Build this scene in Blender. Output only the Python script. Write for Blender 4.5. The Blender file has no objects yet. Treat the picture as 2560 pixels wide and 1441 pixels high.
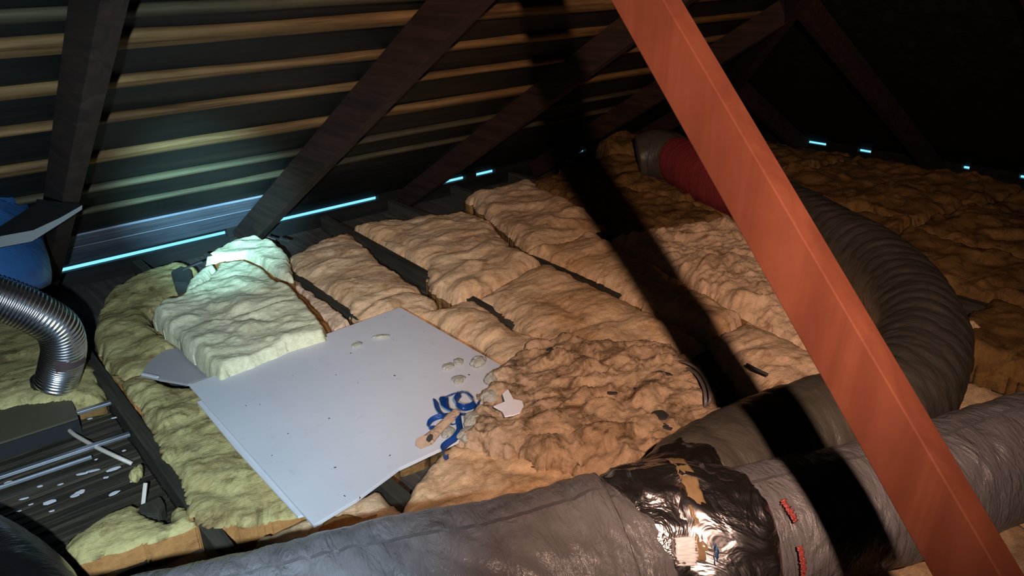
import bpy, bmesh, math, random
import numpy as np
from mathutils import Vector, Matrix
random.seed(7)
SC = bpy.context.scene
COL = SC.collection
PI = math.pi

# ------------------------------------------------------------------ camera
F_PX, CX, CY, CAMH = 1917.6345, 1280.0, 720.5, 1.5
R = np.array([[0.76639187, 0.26930159, -0.58319822],
              [-0.64189117, 0.28588274, -0.71151022],
              [-0.02488452, 0.91964543, 0.39196052]])
CAM = np.array([0, 0, CAMH])
RIGHT, UP, FWD = R[:, 0], R[:, 1], -R[:, 2]
cd = bpy.data.cameras.new('camera')
cam = bpy.data.objects.new('camera', cd)
COL.objects.link(cam)
m4 = Matrix.Identity(4)
for i in range(3):
    for j in range(3):
        m4[i][j] = R[i, j]
    m4[i][3] = CAM[i]
cam.matrix_world = m4
cd.sensor_width = 36.0
cd.lens = F_PX / 2560 * 36
cd.clip_start = 0.02
SC.camera = cam

# ------------------------------------------------------------------ daylight outside, seen only through the eave gaps
world = bpy.data.worlds.new('daylight')
SC.world = world
world.use_nodes = True
bg = world.node_tree.nodes['Background']
bg.inputs[0].default_value = (0.20, 0.66, 1.0, 1)
bg.inputs[1].default_value = 1.45

# ------------------------------------------------------------------ lamps: a torch and a warm work lamp, both carried by the visitor
def spot(name, loc, target, color, power, size, blend, radius=0.02):
    ld = bpy.data.lights.new(name, 'SPOT')
    ld.color = color
    ld.energy = power
    ld.spot_size = math.radians(size)
    ld.spot_blend = blend
    ld.shadow_soft_size = radius
    o = bpy.data.objects.new(name, ld)
    COL.objects.link(o)
    o.location = loc
    d = Vector(target) - Vector(loc)
    o.rotation_euler = d.to_track_quat('-Z', 'Y').to_euler()
    return o
WARM = CAM + RIGHT * .2 + UP * .2 - FWD * .2
TORCH = CAM - RIGHT * .16 - UP * .10 - FWD * .05
spot('work_lamp', WARM, (3.7, 3.2, -0.05), (1.0, .67, .51), 380, 72, 0.95, .018)
spot('torch_core', TORCH, (1.44, 4.45, 0.24), (.34, .78, 1.0), 3900, 14, 1.0, .012)
spot('torch_spill', TORCH, (0.75, 3.5, 0.0), (.62, .82, 1.0), 480, 62, 1.0, .02)

vs = SC.view_settings
vs.view_transform = 'Standard'
vs.look = 'None'
vs.exposure = 0.0
vs.gamma = 1.0
vs.use_curve_mapping = False
SC.cycles.max_bounces = 6

# ------------------------------------------------------------------ pixel -> point on a horizontal plane
def ray(px, py):
    d = R @ np.array([px - CX, -(py - CY), -F_PX])
    return d / np.linalg.norm(d)
def at(px, py, z=0.0):
    d = ray(px, py)
    return Vector(CAM + d * ((z - CAMH) / d[2]))
def at_d(px, py, dep):
    d = ray(px, py)
    return Vector(CAM + d * (dep / float(d @ FWD)))
def at_y(px, py, Y):
    d = ray(px, py)
    return Vector(CAM + d * (Y / d[1]))

# ------------------------------------------------------------------ numpy gradient noise
_rs = np.random.RandomState(11)
_perm = _rs.permutation(256)
_perm = np.concatenate([_perm, _perm, _perm])
_g = _rs.normal(size=(256, 3))
_g /= np.linalg.norm(_g, axis=1)[:, None]
def perlin(x, y, z=0.0):
    x = np.asarray(x, float); y = np.asarray(y, float); z = np.zeros_like(x) + z
    xi = np.floor(x).astype(int); yi = np.floor(y).astype(int); zi = np.floor(z).astype(int)
    xf = x - xi; yf = y - yi; zf = z - zi
    u = xf**3*(xf*(xf*6-15)+10); v = yf**3*(yf*(yf*6-15)+10); w = zf**3*(zf*(zf*6-15)+10)
    def gr(a, b, c):
        h = _perm[(_perm[(_perm[(xi+a) & 255] + yi + b) & 255] + zi + c) & 255]
        g = _g[h]
        return g[..., 0]*(xf-a) + g[..., 1]*(yf-b) + g[..., 2]*(zf-c)
    def L(a, b, t): return a + (b-a)*t
    return 1.5*L(L(L(gr(0,0,0), gr(1,0,0), u), L(gr(0,1,0), gr(1,1,0), u), v),
                 L(L(gr(0,0,1), gr(1,0,1), u), L(gr(0,1,1), gr(1,1,1), u), v), w)
def fbm(x, y, z=0.0, n=3):
    s = 0; a = 1.0; f = 1.0
    for _ in range(n):
        s = s + a*perlin(x*f, y*f, z + 7.3*_)
        a *= .5; f *= 2.03
    return s

# ------------------------------------------------------------------ materials
def mat(name, base=(.5, .5, .5), rough=.6, metal=0.0, spec=.5):
    m = bpy.data.materials.new(name)
    m.use_nodes = True
    nt = m.node_tree
    b = nt.nodes['Principled BSDF']
    b.inputs['Base Color'].default_value = (*base, 1)
    b.inputs['Roughness'].default_value = rough
    b.inputs['Metallic'].default_value = metal
    b.inputs['Specular IOR Level'].default_value = spec
    return m, nt, b
def node(nt, t, **kw):
    n = nt.nodes.new(t)
    for k, v in kw.items():
        if k in n.inputs: n.inputs[k].default_value = v
        else: setattr(n, k, v)
    return n
def coords(nt, scale=(1, 1, 1)):
    tc = node(nt, 'ShaderNodeTexCoord')
    oi = node(nt, 'ShaderNodeObjectInfo')
    mul = node(nt, 'ShaderNodeMath', operation='MULTIPLY'); mul.inputs[1].default_value = 37.0
    nt.links.new(oi.outputs['Random'], mul.inputs[0])
    add = node(nt, 'ShaderNodeVectorMath', operation='ADD')
    nt.links.new(tc.outputs['Object'], add.inputs[0]); nt.links.new(mul.outputs[0], add.inputs[1])
    mp = node(nt, 'ShaderNodeMapping'); mp.inputs['Scale'].default_value = scale
    nt.links.new(add.outputs[0], mp.inputs[0])
    return mp.outputs[0]
def noise(nt, vec, scale, detail=4, rough=.55, dist=0.0):
    n = node(nt, 'ShaderNodeTexNoise')
    n.inputs['Scale'].default_value = scale; n.inputs['Detail'].default_value = detail
    n.inputs['Roughness'].default_value = rough; n.inputs['Distortion'].default_value = dist
    nt.links.new(vec, n.inputs['Vector'])
    return n.outputs['Fac']
def ramp(nt, fac, stops):
    r = node(nt, 'ShaderNodeValToRGB')
    e = r.color_ramp.elements
    e[0].position = stops[0][0]; e[0].color = (*stops[0][1], 1)
    e[1].position = stops[-1][0]; e[1].color = (*stops[-1][1], 1)
    for p, c in stops[1:-1]:
        k = e.new(p); k.color = (*c, 1)
    nt.links.new(fac, r.inputs[0])
    return r.outputs[0]
def mixc(nt, fac, a, b, mode='MIX'):
    n = node(nt, 'ShaderNodeMix', data_type='RGBA', blend_type=mode)
    if isinstance(fac, float): n.inputs[0].default_value = fac
    else: nt.links.new(fac, n.inputs[0])
    for s, v in ((6, a), (7, b)):
        if isinstance(v, tuple): n.inputs[s].default_value = (*v, 1)
        else: nt.links.new(v, n.inputs[s])
    return n.outputs[2]
def bump(nt, b, h, strength=.5, dist=.01):
    n = node(nt, 'ShaderNodeBump')
    n.inputs['Strength'].default_value = strength; n.inputs['Distance'].default_value = dist
    nt.links.new(h, n.inputs['Height']); nt.links.new(n.outputs[0], b.inputs['Normal'])
    return n
def addf(nt, a, b, k=1.0):
    n = node(nt, 'ShaderNodeMath', operation='MULTIPLY_ADD')
    nt.links.new(b, n.inputs[0]); n.inputs[1].default_value = k; nt.links.new(a, n.inputs[2])
    return n.outputs[0]

def wool_mat(name, cream, tan, dirt, dirt_at=.62):
    m, nt, b = mat(name, cream, 1.0, 0, .05)
    v = coords(nt)
    big = noise(nt, v, 3.2, 5, .6, .6)
    c1 = ramp(nt, big, [(.34, cream), (.52, tuple((a+t)/2 for a, t in zip(cream, tan))), (.66, tan)])
    d = noise(nt, v, 7.5, 8, .72, 1.2)
    dm = ramp(nt, d, [(dirt_at-.06, (0, 0, 0)), (dirt_at+.10, (1, 1, 1))])
    c2 = mixc(nt, dm, c1, dirt)
    f = noise(nt, v, 60, 5, .7)
    fm = ramp(nt, f, [(.3, (.74, .70, .64)), (.6, (1, 1, 1))])
    c3 = mixc(nt, .8, c2, fm, 'MULTIPLY')
    nt.links.new(c3, b.inputs['Base Color'])
    vs_ = coords(nt, (1, 2.2, 2.2))
    h = addf(nt, noise(nt, vs_, 32, 8, .68, .8), noise(nt, v, 150, 4, .7), .35)
    bump(nt, b, h, .6, .010)
    return m
M = {}
M['wool_fresh'] = wool_mat('fresh_cream_glass_wool', (.78, .76, .52), (.66, .63, .40), (.48, .41, .24), .66)
M['wool_old'] = wool_mat('aged_yellow_glass_wool', (.58, .50, .22), (.44, .33, .14), (.22, .15, .065), .54)
M['wool_tan'] = wool_mat('tan_glass_wool', (.82, .60, .38), (.70, .44, .23), (.46, .27, .13), .56)
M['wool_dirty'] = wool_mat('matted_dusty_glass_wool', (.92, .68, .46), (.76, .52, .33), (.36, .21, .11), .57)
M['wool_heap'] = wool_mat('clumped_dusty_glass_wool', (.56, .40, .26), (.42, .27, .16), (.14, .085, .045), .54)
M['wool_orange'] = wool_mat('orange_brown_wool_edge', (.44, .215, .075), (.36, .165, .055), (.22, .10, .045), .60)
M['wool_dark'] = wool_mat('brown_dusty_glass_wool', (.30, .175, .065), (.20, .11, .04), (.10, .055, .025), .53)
M['tuft'] = wool_mat('grey_wool_tuft', (.46, .44, .36), (.38, .36, .30), (.28, .25, .19), .62)

def wood_mat(name, c0, c1, c2, axis=0, rough=.7, sc=1.0, bs=.3):
    m, nt, b = mat(name, c1, rough, 0, .25)
    s = [14*sc]*3; s[axis] = .9*sc
    v = coords(nt, tuple(s))
    n1 = noise(nt, v, 2.0, 6, .62, .8)
    col = ramp(nt, n1, [(.30, c0), (.5, c1), (.70, c2)])
    v2 = coords(nt)
    n2 = noise(nt, v2, 5.0, 5, .6)
    col = mixc(nt, .6, col, ramp(nt, n2, [(.3, (.62, .60, .58)), (.6, (1, 1, 1))]), 'MULTIPLY')
    nt.links.new(col, b.inputs['Base Color'])
    bump(nt, b, n1, bs, .004)
    return m
M['batten'] = wood_mat('pale_rough_sawn_batten', (.04, .020, .006), (.12, .066, .022), (.17, .104, .038), 0, .75)
M['batten_dark'] = wood_mat('dark_batten_wear_and_shade', (.02, .016, .008), (.045, .038, .018), (.075, .062, .03), 0, .75)  # weathered lowest two; on the top two the dark paints in fading light
M['rafter'] = wood_mat('dark_brown_rafter', (.010, .005, .0035), (.020, .010, .006), (.034, .017, .010), 1, .75)
M['joist'] = wood_mat('grey_brown_joist', (.022, .022, .016), (.042, .038, .026), (.07, .06, .04), 1, .8)
M['roof'] = wood_mat('dark_weathered_roof_boarding', (.002, .003, .003), (.005, .006, .005), (.013, .010, .006), 0, .62, .6)
M['plate'] = wood_mat('glow_tinted_roof_boarding', (.075, .085, .11), (.135, .145, .18), (.19, .205, .24), 0, .4, .8)  # pale bluish version of the roof boarding, torch glow put into its colour
M['lath'] = wood_mat('dark_dusty_lath', (.014, .011, .007), (.038, .030, .019), (.09, .07, .045), 0, .6)
M['redbeam'] = wood_mat('red_brown_dressed_strut', (.074, .019, .0095), (.092, .025, .0125), (.12, .035, .018), 2, .55, .35, .12)

def plain_board():
    m, nt, b = mat('white_plasterboard_sheet', (.70, .69, .72), .55, 0, .3)
    v = coords(nt)
    n1 = noise(nt, v, 2.5, 4, .5)
    n2 = noise(nt, v, 22, 6, .7)
    c = mixc(nt, .5, ramp(nt, n1, [(.3, (.57, .57, .59)), (.7, (.63, .62, .63))]), ramp(nt, n2, [(.28, (.78, .76, .74)), (.42, (1, 1, 1))]), 'MULTIPLY')
    nt.links.new(c, b.inputs['Base Color'])
    bump(nt, b, n2, .06, .002)
    return m
M['board'] = plain_board()
M['board_core'] = wood_mat('grey_board_edge', (.28, .25, .21), (.42, .38, .32), (.5, .46, .4), 0, .9)

def sleeve_mat(name, base, rough=.3, wr=.5, spec=.5):
    m, nt, b = mat(name, base, rough, 0, spec)
    tc = node(nt, 'ShaderNodeUVMap')
    mp = node(nt, 'ShaderNodeMapping'); mp.inputs['Scale'].default_value = (3.0, 1.0, 1)
    mp.inputs['Rotation'].default_value = (0, 0, .25)
    nt.links.new(tc.outputs[0], mp.inputs[0])
    n1 = noise(nt, mp.outputs[0], 6, 6, .6, 1.6)
    n2 = noise(nt, mp.outputs[0], 22, 4, .6, 1.0)
    v = coords(nt)
    n3 = noise(nt, v, 9, 6, .65)
    c = mixc(nt, .7, base, ramp(nt, n3, [(.30, (.66, .64, .60)), (.62, (1.0, 1.0, 1.0))]), 'MULTIPLY')
    nt.links.new(c, b.inputs['Base Color'])
    bump(nt, b, addf(nt, n1, n2, .25), wr, .02)
    return m
M['sleeve'] = sleeve_mat('grey_plastic_duct_sleeve', (.180, .168, .172), .26, .75, .5)
M['sleeve_olive'] = sleeve_mat('dark_grey_duct_sleeve', (.070, .062, .050), .36, .35, .4)
M['sleeve_red'] = sleeve_mat('dull_red_duct_sleeve', (.30, .045, .05), .5, .4, .35)
M['black_plastic'] = sleeve_mat('glossy_black_duct_sleeve', (.006, .0065, .007), .22, .25, .5)
M['blue_wrap'] = sleeve_mat('blue_plastic_wrap', (.018, .06, .15), .35, .3, .4)
def foil_mat(name, base, rough):
    m, nt, b = mat(name, base, rough, 1.0)
    v = coords(nt)
    n1 = noise(nt, v, 9, 4, .55, 1.2)
    bump(nt, b, n1, .6, .03)
    return m
M['foil'] = foil_mat('crinkled_silver_foil_tape', (.74, .68, .68), .30)
M['foil_dark'] = foil_mat('dull_dark_foil_tape', (.30, .25, .22), .36)
M['alu'] = mat('ribbed_aluminium', (.72, .74, .78), .24, 1.0)[0]
M['zinc'] = mat('galvanised_steel', (.55, .58, .62), .35, .9)[0]
M['white_metal'] = mat('white_painted_metal', (.26, .27, .26), .4, 0)[0]
M['black_matte'] = mat('matte_black_plastic', (.010, .010, .010), .6, 0)[0]
M['box_olive'] = mat('olive_housing_lit_top', (.075, .065, .035), .7, 0)[0]
M['cable_white'] = mat('pale_cable_sheath', (.55, .47, .40), .45, 0)[0]
M['cable_grey'] = mat('grey_cable_sheath', (.16, .14, .14), .4, 0)[0]
M['flake'] = mat('white_paint_flake', (.62, .60, .62), .6, 0)[0]
M['speck'] = mat('dark_debris', (.03, .025, .025), .8, 0)[0]
M['label'] = mat('dark_brown_label', (.06, .035, .035), .5, 0)[0]
M['label_ink'] = mat('pale_label_print', (.45, .42, .45), .5, 0)[0]
M['white_sticker'] = mat('white_sticker', (.85, .82, .84), .4, 0)[0]
M['brown_tape'] = mat('translucent_brown_tape', (.28, .18, .09), .35, 0)[0]
M['blue_band'] = sleeve_mat('blue_strapping_plastic', (.007, .05, .23), .30, .3, .5)
M['red_bit'] = mat('red_sleeve_lining', (.34, .06, .055), .5, 0)[0]
def cardboard():
    m, nt, b = mat('brown_cardboard', (.45, .29, .18), .85, 0, .2)
    v = coords(nt)
    n = noise(nt, v, 40, 4, .6)
    c = ramp(nt, n, [(.3, (.38, .24, .15)), (.7, (.50, .33, .21))])
    nt.links.new(c, b.inputs['Base Color'])
    return m
M['card'] = cardboard()
M['gypsum'] = wood_mat('dusty_grey_plaster_ceiling', (.04, .036, .028), (.07, .06, .05), (.11, .10, .08), 1, .9)

# ------------------------------------------------------------------ object helpers
def link(name, me, m=None, parent=None):
    o = bpy.data.objects.new(name, me)
    COL.objects.link(o)
    if m is not None:
        for k in (m if isinstance(m, (list, tuple)) else [m]):
            me.materials.append(k)
    if parent is not None: o.parent = parent
    return o
def recenter(o, zbase=True):
    """origin to the base centre of the mesh"""
    me = o.data
    n = len(me.vertices)
    co = np.empty(n*3); me.vertices.foreach_get('co', co); co = co.reshape(-1, 3)
    c = (co.min(0) + co.max(0))/2
    if zbase: c[2] = co[:, 2].min()
    co -= c
    me.vertices.foreach_set('co', co.ravel()); me.update()
    o.location = Vector(o.location) + Vector(c)
    return o
def tag(o, label, cat, group=None, kind=None):
    if label: o['label'] = label
    if cat: o['category'] = cat
    if group: o['group'] = group
    if kind: o['kind'] = kind
    return o
def empty(name, loc, label, cat, group=None):
    o = bpy.data.objects.new(name, None)
    COL.objects.link(o)
    o.location = loc
    o.empty_display_size = .1
    return tag(o, label, cat, group)
def child(o, root):
    """parent, keeping place"""
    o.parent = root
    o.location = Vector(o.location) - Vector(root.location)
    return o
def mesh_from(verts, faces, smooth=True, uvs=None, name='m'):
    me = bpy.data.meshes.new(name)
    me.from_pydata([tuple(v) for v in verts], [], [tuple(f) for f in faces])
    if smooth: me.polygons.foreach_set('use_smooth', [True]*len(me.polygons))
    if uvs is not None:
        ul = me.uv_layers.new(name='UVMap')
        idx = np.empty(len(me.loops), int); me.loops.foreach_get('vertex_index', idx)
        ul.data.foreach_set('uv', np.asarray(uvs)[idx].ravel())
    me.update()
    return me
def box_between(a, b, w, h, up=(0, 0, 1), bev=.003, jit=0.0, n=1):
    """bevelled bar from a to b, w wide (sideways) and h tall (along up)"""
    a = Vector(a); b = Vector(b)
    d = (b-a); L = d.length; d.normalize()
    up = Vector(up); s = d.cross(up).normalized(); u = s.cross(d).normalized()
    bm = bmesh.new()
    rings = []
    for k in range(n+1):
        c = a + d*(L*k/n)
        j = [random.uniform(-jit, jit) for _ in range(4)]
        rings.append([bm.verts.new(c + s*(sx*w/2 + j[q]*.4) + u*(sz*h/2 + j[q])) for q, (sx, sz) in enumerate(((-1, -1), (1, -1), (1, 1), (-1, 1)))])
    for k in range(n):
        for q in range(4):
            bm.faces.new((rings[k][q], rings[k][(q+1) % 4], rings[k+1][(q+1) % 4], rings[k+1][q]))
    bm.faces.new(rings[0][::-1]); bm.faces.new(rings[-1])
    bmesh.ops.recalc_face_normals(bm, faces=bm.faces)
    if bev:
        es = [e for e in bm.edges if len(e.link_faces) == 2 and e.calc_face_angle(0) > .6]
        bmesh.ops.bevel(bm, geom=es, offset=bev, segments=2, affect='EDGES', profile=.6)
    me = bpy.data.meshes.new('bar'); bm.to_mesh(me); bm.free()
    return me
def prism(poly, z0, z1, bev=.002):
    """polygon in xy extruded"""
    bm = bmesh.new()
    lo = [bm.verts.new((p[0], p[1], z0)) for p in poly]
    hi = [bm.verts.new((p[0], p[1], z1)) for p in poly]
    n = len(poly)
    bm.faces.new(lo[::-1]); bm.faces.new(hi)
    for i in range(n): bm.faces.new((lo[i], lo[(i+1) % n], hi[(i+1) % n], hi[i]))
    bmesh.ops.recalc_face_normals(bm, faces=bm.faces)
    if bev: bmesh.ops.bevel(bm, geom=list(bm.edges), offset=bev, segments=2, affect='EDGES')
    me = bpy.data.meshes.new('prism'); bm.to_mesh(me); bm.free()
    return me

def spline(pts, n):
    """Catmull-Rom through pts resampled to n points of equal step"""
    P = [np.array(p, float) for p in pts]
    P = [2*P[0]-P[1]] + P + [2*P[-1]-P[-2]]
    out = []
    for i in range(1, len(P)-2):
        for t in np.linspace(0, 1, 40, endpoint=False):
            a, b, c, d = P[i-1], P[i], P[i+1], P[i+2]
            out.append(.5*((2*b)+(-a+c)*t+(2*a-5*b+4*c-d)*t*t+(-a+3*b-3*c+d)*t**3))
    out.append(P[-2]); out = np.array(out)
    s = np.concatenate([[0], np.cumsum(np.linalg.norm(np.diff(out, axis=0), axis=1))])
    q = np.linspace(0, s[-1], n)
    return np.stack([np.interp(q, s, out[:, k]) for k in range(out.shape[1])], 1), s[-1]
def tube(pts, rad, step=.012, nth=72, disp=None, cap=True, flat=None):
    """swept tube; pts rows may carry a 4th value (radius factor); disp(s, th) adds to radius"""
    arr = np.array([list(p)+([1.0] if len(p) == 3 else []) for p in pts], float)
    _, L = spline(arr[:, :3], 10)
    n = max(4, int(L/step))
    C, L = spline(arr, n)
    fac = C[:, 3]; C = C[:, :3]
    T = np.gradient(C, axis=0); T /= np.linalg.norm(T, axis=1)[:, None]
    N = np.zeros_like(T)
    u = np.array([0, 0, 1.0])
    if abs(T[0] @ u) > .9: u = np.array([1.0, 0, 0])
    v = u - T[0]*(u @ T[0]); N[0] = v/np.linalg.norm(v)
    for i in range(1, n):
        v = N[i-1] - T[i]*(N[i-1] @ T[i]); N[i] = v/np.linalg.norm(v)
    B = np.cross(T, N)
    th = np.linspace(0, 2*PI, nth, endpoint=False)
    s = np.linspace(0, L, n)
    S, TH = np.meshgrid(s, th, indexing='ij')
    Rr = rad*fac[:, None]*np.ones_like(TH)
    if disp is not None: Rr = Rr + disp(S, TH, L)
    V = C[:, None, :] + Rr[..., None]*(np.cos(TH)[..., None]*N[:, None, :] + np.sin(TH)[..., None]*B[:, None, :])
    verts = V.reshape(-1, 3)
    uv = np.stack([S.ravel(), (TH/(2*PI)).ravel()*1.0], 1)
    faces = []
    for i in range(n-1):
        for j in range(nth):
            j2 = (j+1) % nth
            faces.append((i*nth+j, i*nth+j2, (i+1)*nth+j2, (i+1)*nth+j))
    if cap:
        faces.append(tuple(range(nth-1, -1, -1))); faces.append(tuple((n-1)*nth+j for j in range(nth)))
    me = mesh_from(verts, faces, True, uv)
    bm = bmesh.new(); bm.from_mesh(me); bmesh.ops.recalc_face_normals(bm, faces=bm.faces); bm.to_mesh(me); bm.free()
    return me

# ------------------------------------------------------------------ glass wool batts
def inset_sd(poly, X, Y):
    d = np.full(X.shape, 1e9); ins = np.zeros(X.shape, bool)
    n = len(poly)
    for i in range(n):
        x1, y1 = poly[i]; x2, y2 = poly[(i+1) % n]
        ex, ey = x2-x1, y2-y1
        t = np.clip(((X-x1)*ex+(Y-y1)*ey)/(ex*ex+ey*ey+1e-12), 0, 1)
        d = np.minimum(d, np.hypot(X-x1-t*ex, Y-y1-t*ey))
        c = ((y1 > Y) != (y2 > Y)) & (X < (x2-x1)*(Y-y1)/(y2-y1+1e-12)+x1)
        ins ^= c
    return np.where(ins, d, -d)
def wool(poly, z0, T, seed, m='wool_tan', amp=.022, rough=.006, edge=.075, res=.011, rag=.018, tilt=None,
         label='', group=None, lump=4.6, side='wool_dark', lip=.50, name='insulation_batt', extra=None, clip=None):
    poly = [(p[0], p[1]) for p in poly]
    a = np.array(poly); lo = a.min(0)-.04; hi = a.max(0)+.04
    nx = int((hi[0]-lo[0])/res)+1; ny = int((hi[1]-lo[1])/res)+1
    X, Y = np.meshgrid(np.linspace(lo[0], hi[0], nx), np.linspace(lo[1], hi[1], ny), indexing='ij')
    sd = inset_sd(poly, X, Y) + rag*fbm(X*9, Y*9, seed*3.1, 4)
    gx, gy = np.gradient(sd, X[1, 0]-X[0, 0], Y[0, 1]-Y[0, 0])
    keep = sd > 0
    near = keep & (sd < res*1.2)
    gl = np.hypot(gx, gy)+1e-6
    X2 = X - np.where(near, gx/gl*sd, 0); Y2 = Y - np.where(near, gy/gl*sd, 0)
    sc = np.where(near, 0, sd)
    pr = np.sqrt(np.clip(1-(1-np.clip(sc/edge, 0, 1))**2, 0, 1))
    wx = X + .075*perlin(X*4, Y*4, seed+.3); wy = Y + .075*perlin(X*4, Y*4, seed+9.3)
    n1 = perlin(wx*lump*.75, wy*lump*1.05, seed*1.7)
    n2 = perlin(wx*lump*2.3, wy*lump*3.1, seed*1.7+5)
    n3 = perlin(wx*lump*5.5, wy*lump*8, seed*1.7+9)
    n4 = perlin(X*95, Y*120, seed)
    st = perlin(wx*7, wy*38, seed+17)
    h = amp*((np.sqrt(n1**2+.012)-.11)*2.0-.5) + amp*(.45*(np.sqrt(n2**2+.008)-.09)+.30*n2) + rough*(.8*np.abs(n3)+.6*st) + rough*.5*n4
    h += amp*.9*perlin(X*2.2, Y*2.2, seed+31)
    pr = lip + (1-lip)*pr
    Z = z0 + T*pr + h*np.clip(sc/.035, 0, 1)
    if tilt is not None: Z = Z + (tilt[0]*(X-a[:, 0].mean()) + tilt[1]*(Y-a[:, 1].mean()))*pr
    if extra is not None: Z = Z + extra(X, Y)*pr
    if clip is not None: Z = np.minimum(Z, clip)
    Z = np.maximum(Z, z0+.002)
    idx = -np.ones(X.shape, int); idx[keep] = np.arange(keep.sum())
    verts = np.stack([X2[keep], Y2[keep], Z[keep]], 1)
    k = keep[:-1, :-1] & keep[1:, :-1] & keep[1:, 1:] & keep[:-1, 1:]
    F = np.stack([idx[:-1, :-1][k], idx[1:, :-1][k], idx[1:, 1:][k], idx[:-1, 1:][k]], 1)
    # skirt from the open boundary down to the base
    E = np.concatenate([F[:, [0, 1]], F[:, [1, 2]], F[:, [2, 3]], F[:, [3, 0]]])
    key = np.sort(E, 1) @ np.array([len(verts)+1, 1])
    _, inv, cnt = np.unique(key, return_inverse=True, return_counts=True)
    Bd = E[cnt[inv.ravel()] == 1]
    bv = np.unique(Bd); mp_ = {int(v): len(verts)+i for i, v in enumerate(bv)}
    zc = z0+T*lip*(1+.12*perlin(verts[bv, 0]*14, verts[bv, 1]*14, seed))
    verts[bv, 2] = np.minimum(zc, clip) if clip is not None else zc
    low = verts[bv].copy()
    low[:, 2] = z0
    verts = np.concatenate([verts, low])
    S = [(int(b_), int(a_), mp_[int(a_)], mp_[int(b_)]) for a_, b_ in Bd]
    me = mesh_from(verts, F.tolist()+S, True)
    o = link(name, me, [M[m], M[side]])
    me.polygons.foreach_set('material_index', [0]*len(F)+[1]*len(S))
    recenter(o)
    tag(o, label, 'insulation', group)
    return o
def pix(pts, z): return [tuple(at(x, y, z)[:2]) for x, y in pts]

# ================================================================== SETTING
def struct(name, me, m):
    o = link(name, me, m); o['kind'] = 'structure'; return o
CEIL = -0.10
YE, XE = 4.57, 6.12
TP = math.tan(math.radians(31.0)); ZE = .030
struct('floor', prism([(-3, -3), (XE+.1, -3), (XE+.1, YE+.06), (-3, YE+.06)], CEIL-.02, CEIL, 0), M['gypsum'])
struct('wall_left', prism([(-3, YE), (XE, YE), (XE, YE+.03), (-3, YE+.03)], CEIL, -.003, 0), M['roof'])
struct('wall_right', prism([(XE, -3), (XE+.03, -3), (XE+.03, YE+.03), (XE, YE+.03)], CEIL, .0, 0), M['roof'])
struct('wall_back', prism([(-3.05, -3.05), (XE+.1, -3.05), (XE+.1, -3), (-3.05, -3)], CEIL-.02, 4.3, 0), M['roof'])
struct('wall_far', prism([(-3.05, -3), (-3, -3), (-3, YE+.2), (-3.05, YE+.2)], CEIL-.02, 4.3, 0), M['roof'])
def roof_z(s): return ZE + TP*s      # s = horizontal distance in from the eave
def roof_plane(name, to_world, smax, xlim):
    """stepped courses: each course is a tilted board lapping the one below, cut along the hip"""
    verts, faces = [], []
    s = -.02; k = 0; course = .165
    while s < smax:
        s2 = min(s+course, smax)
        x0, x1 = xlim(s), xlim(s2)
        b = len(verts)
        st = .010
        for (ss, dz) in ((s, 0), (s2, st)):
            xa, xb = xlim(ss)
            for kx in range(41):
                x = xa + (xb-xa)*kx/40
                w = .004*math.sin(x*3.1+k*2.3)+.003*math.sin(x*7.7+k)
                verts.append(to_world(x, ss + (w if ss > -.01 and ss < smax else 0), roof_z(ss)+dz))
        for kx in range(40): faces.append((b+kx, b+kx+1, b+41+kx+1, b+41+kx))
        if s2 < smax:
            b2 = len(verts)
            for dz in (st, 0):
                xa, xb = xlim(s2)
                for kx in range(41):
                    x = xa + (xb-xa)*kx/40
                    w = .004*math.sin(x*3.1+(k+(dz == 0))*2.3)+.003*math.sin(x*7.7+k+(dz == 0))
                    verts.append(to_world(x, s2+w, roof_z(s2)+dz))
            for kx in range(40): faces.append((b2+kx, b2+kx+1, b2+41+kx+1, b2+41+kx))
        s = s2; k += 1
    b = len(verts)   # weather skin above
    for ss in (-.03, smax+.1):
        xa, xb = xlim(ss)
        verts += [to_world(xa-.15, ss, roof_z(ss)+.035), to_world(xb+.15, ss, roof_z(ss)+.035)]
    faces.append((b, b+1, b+3, b+2))
    me = mesh_from(verts, faces, False)
    return struct(name, me, M['roof'])
roof_plane('ceiling_left', lambda x, s, z: (x, YE-s, z), YE+3.02, lambda s: (-3.02, max(-3.0, XE-s)))
roof_plane('ceiling_right', lambda x, s, z: (XE-s, x, z), XE+1.5, lambda s: (-3.02, max(-3.01, YE-s)))
nz = Vector((0, -math.sin(math.atan(TP)), -math.cos(math.atan(TP))))
for kk, (sa, sb) in enumerate(((.05, .33), (.34, .52))):  # added strips of the same roof, lightened to carry the torch glow
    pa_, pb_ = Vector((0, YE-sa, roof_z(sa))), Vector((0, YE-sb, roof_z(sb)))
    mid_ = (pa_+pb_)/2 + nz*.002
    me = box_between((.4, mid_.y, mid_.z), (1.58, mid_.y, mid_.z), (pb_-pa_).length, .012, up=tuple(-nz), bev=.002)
    struct('trim_%d' % (kk+30), me, M['plate'])
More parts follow.
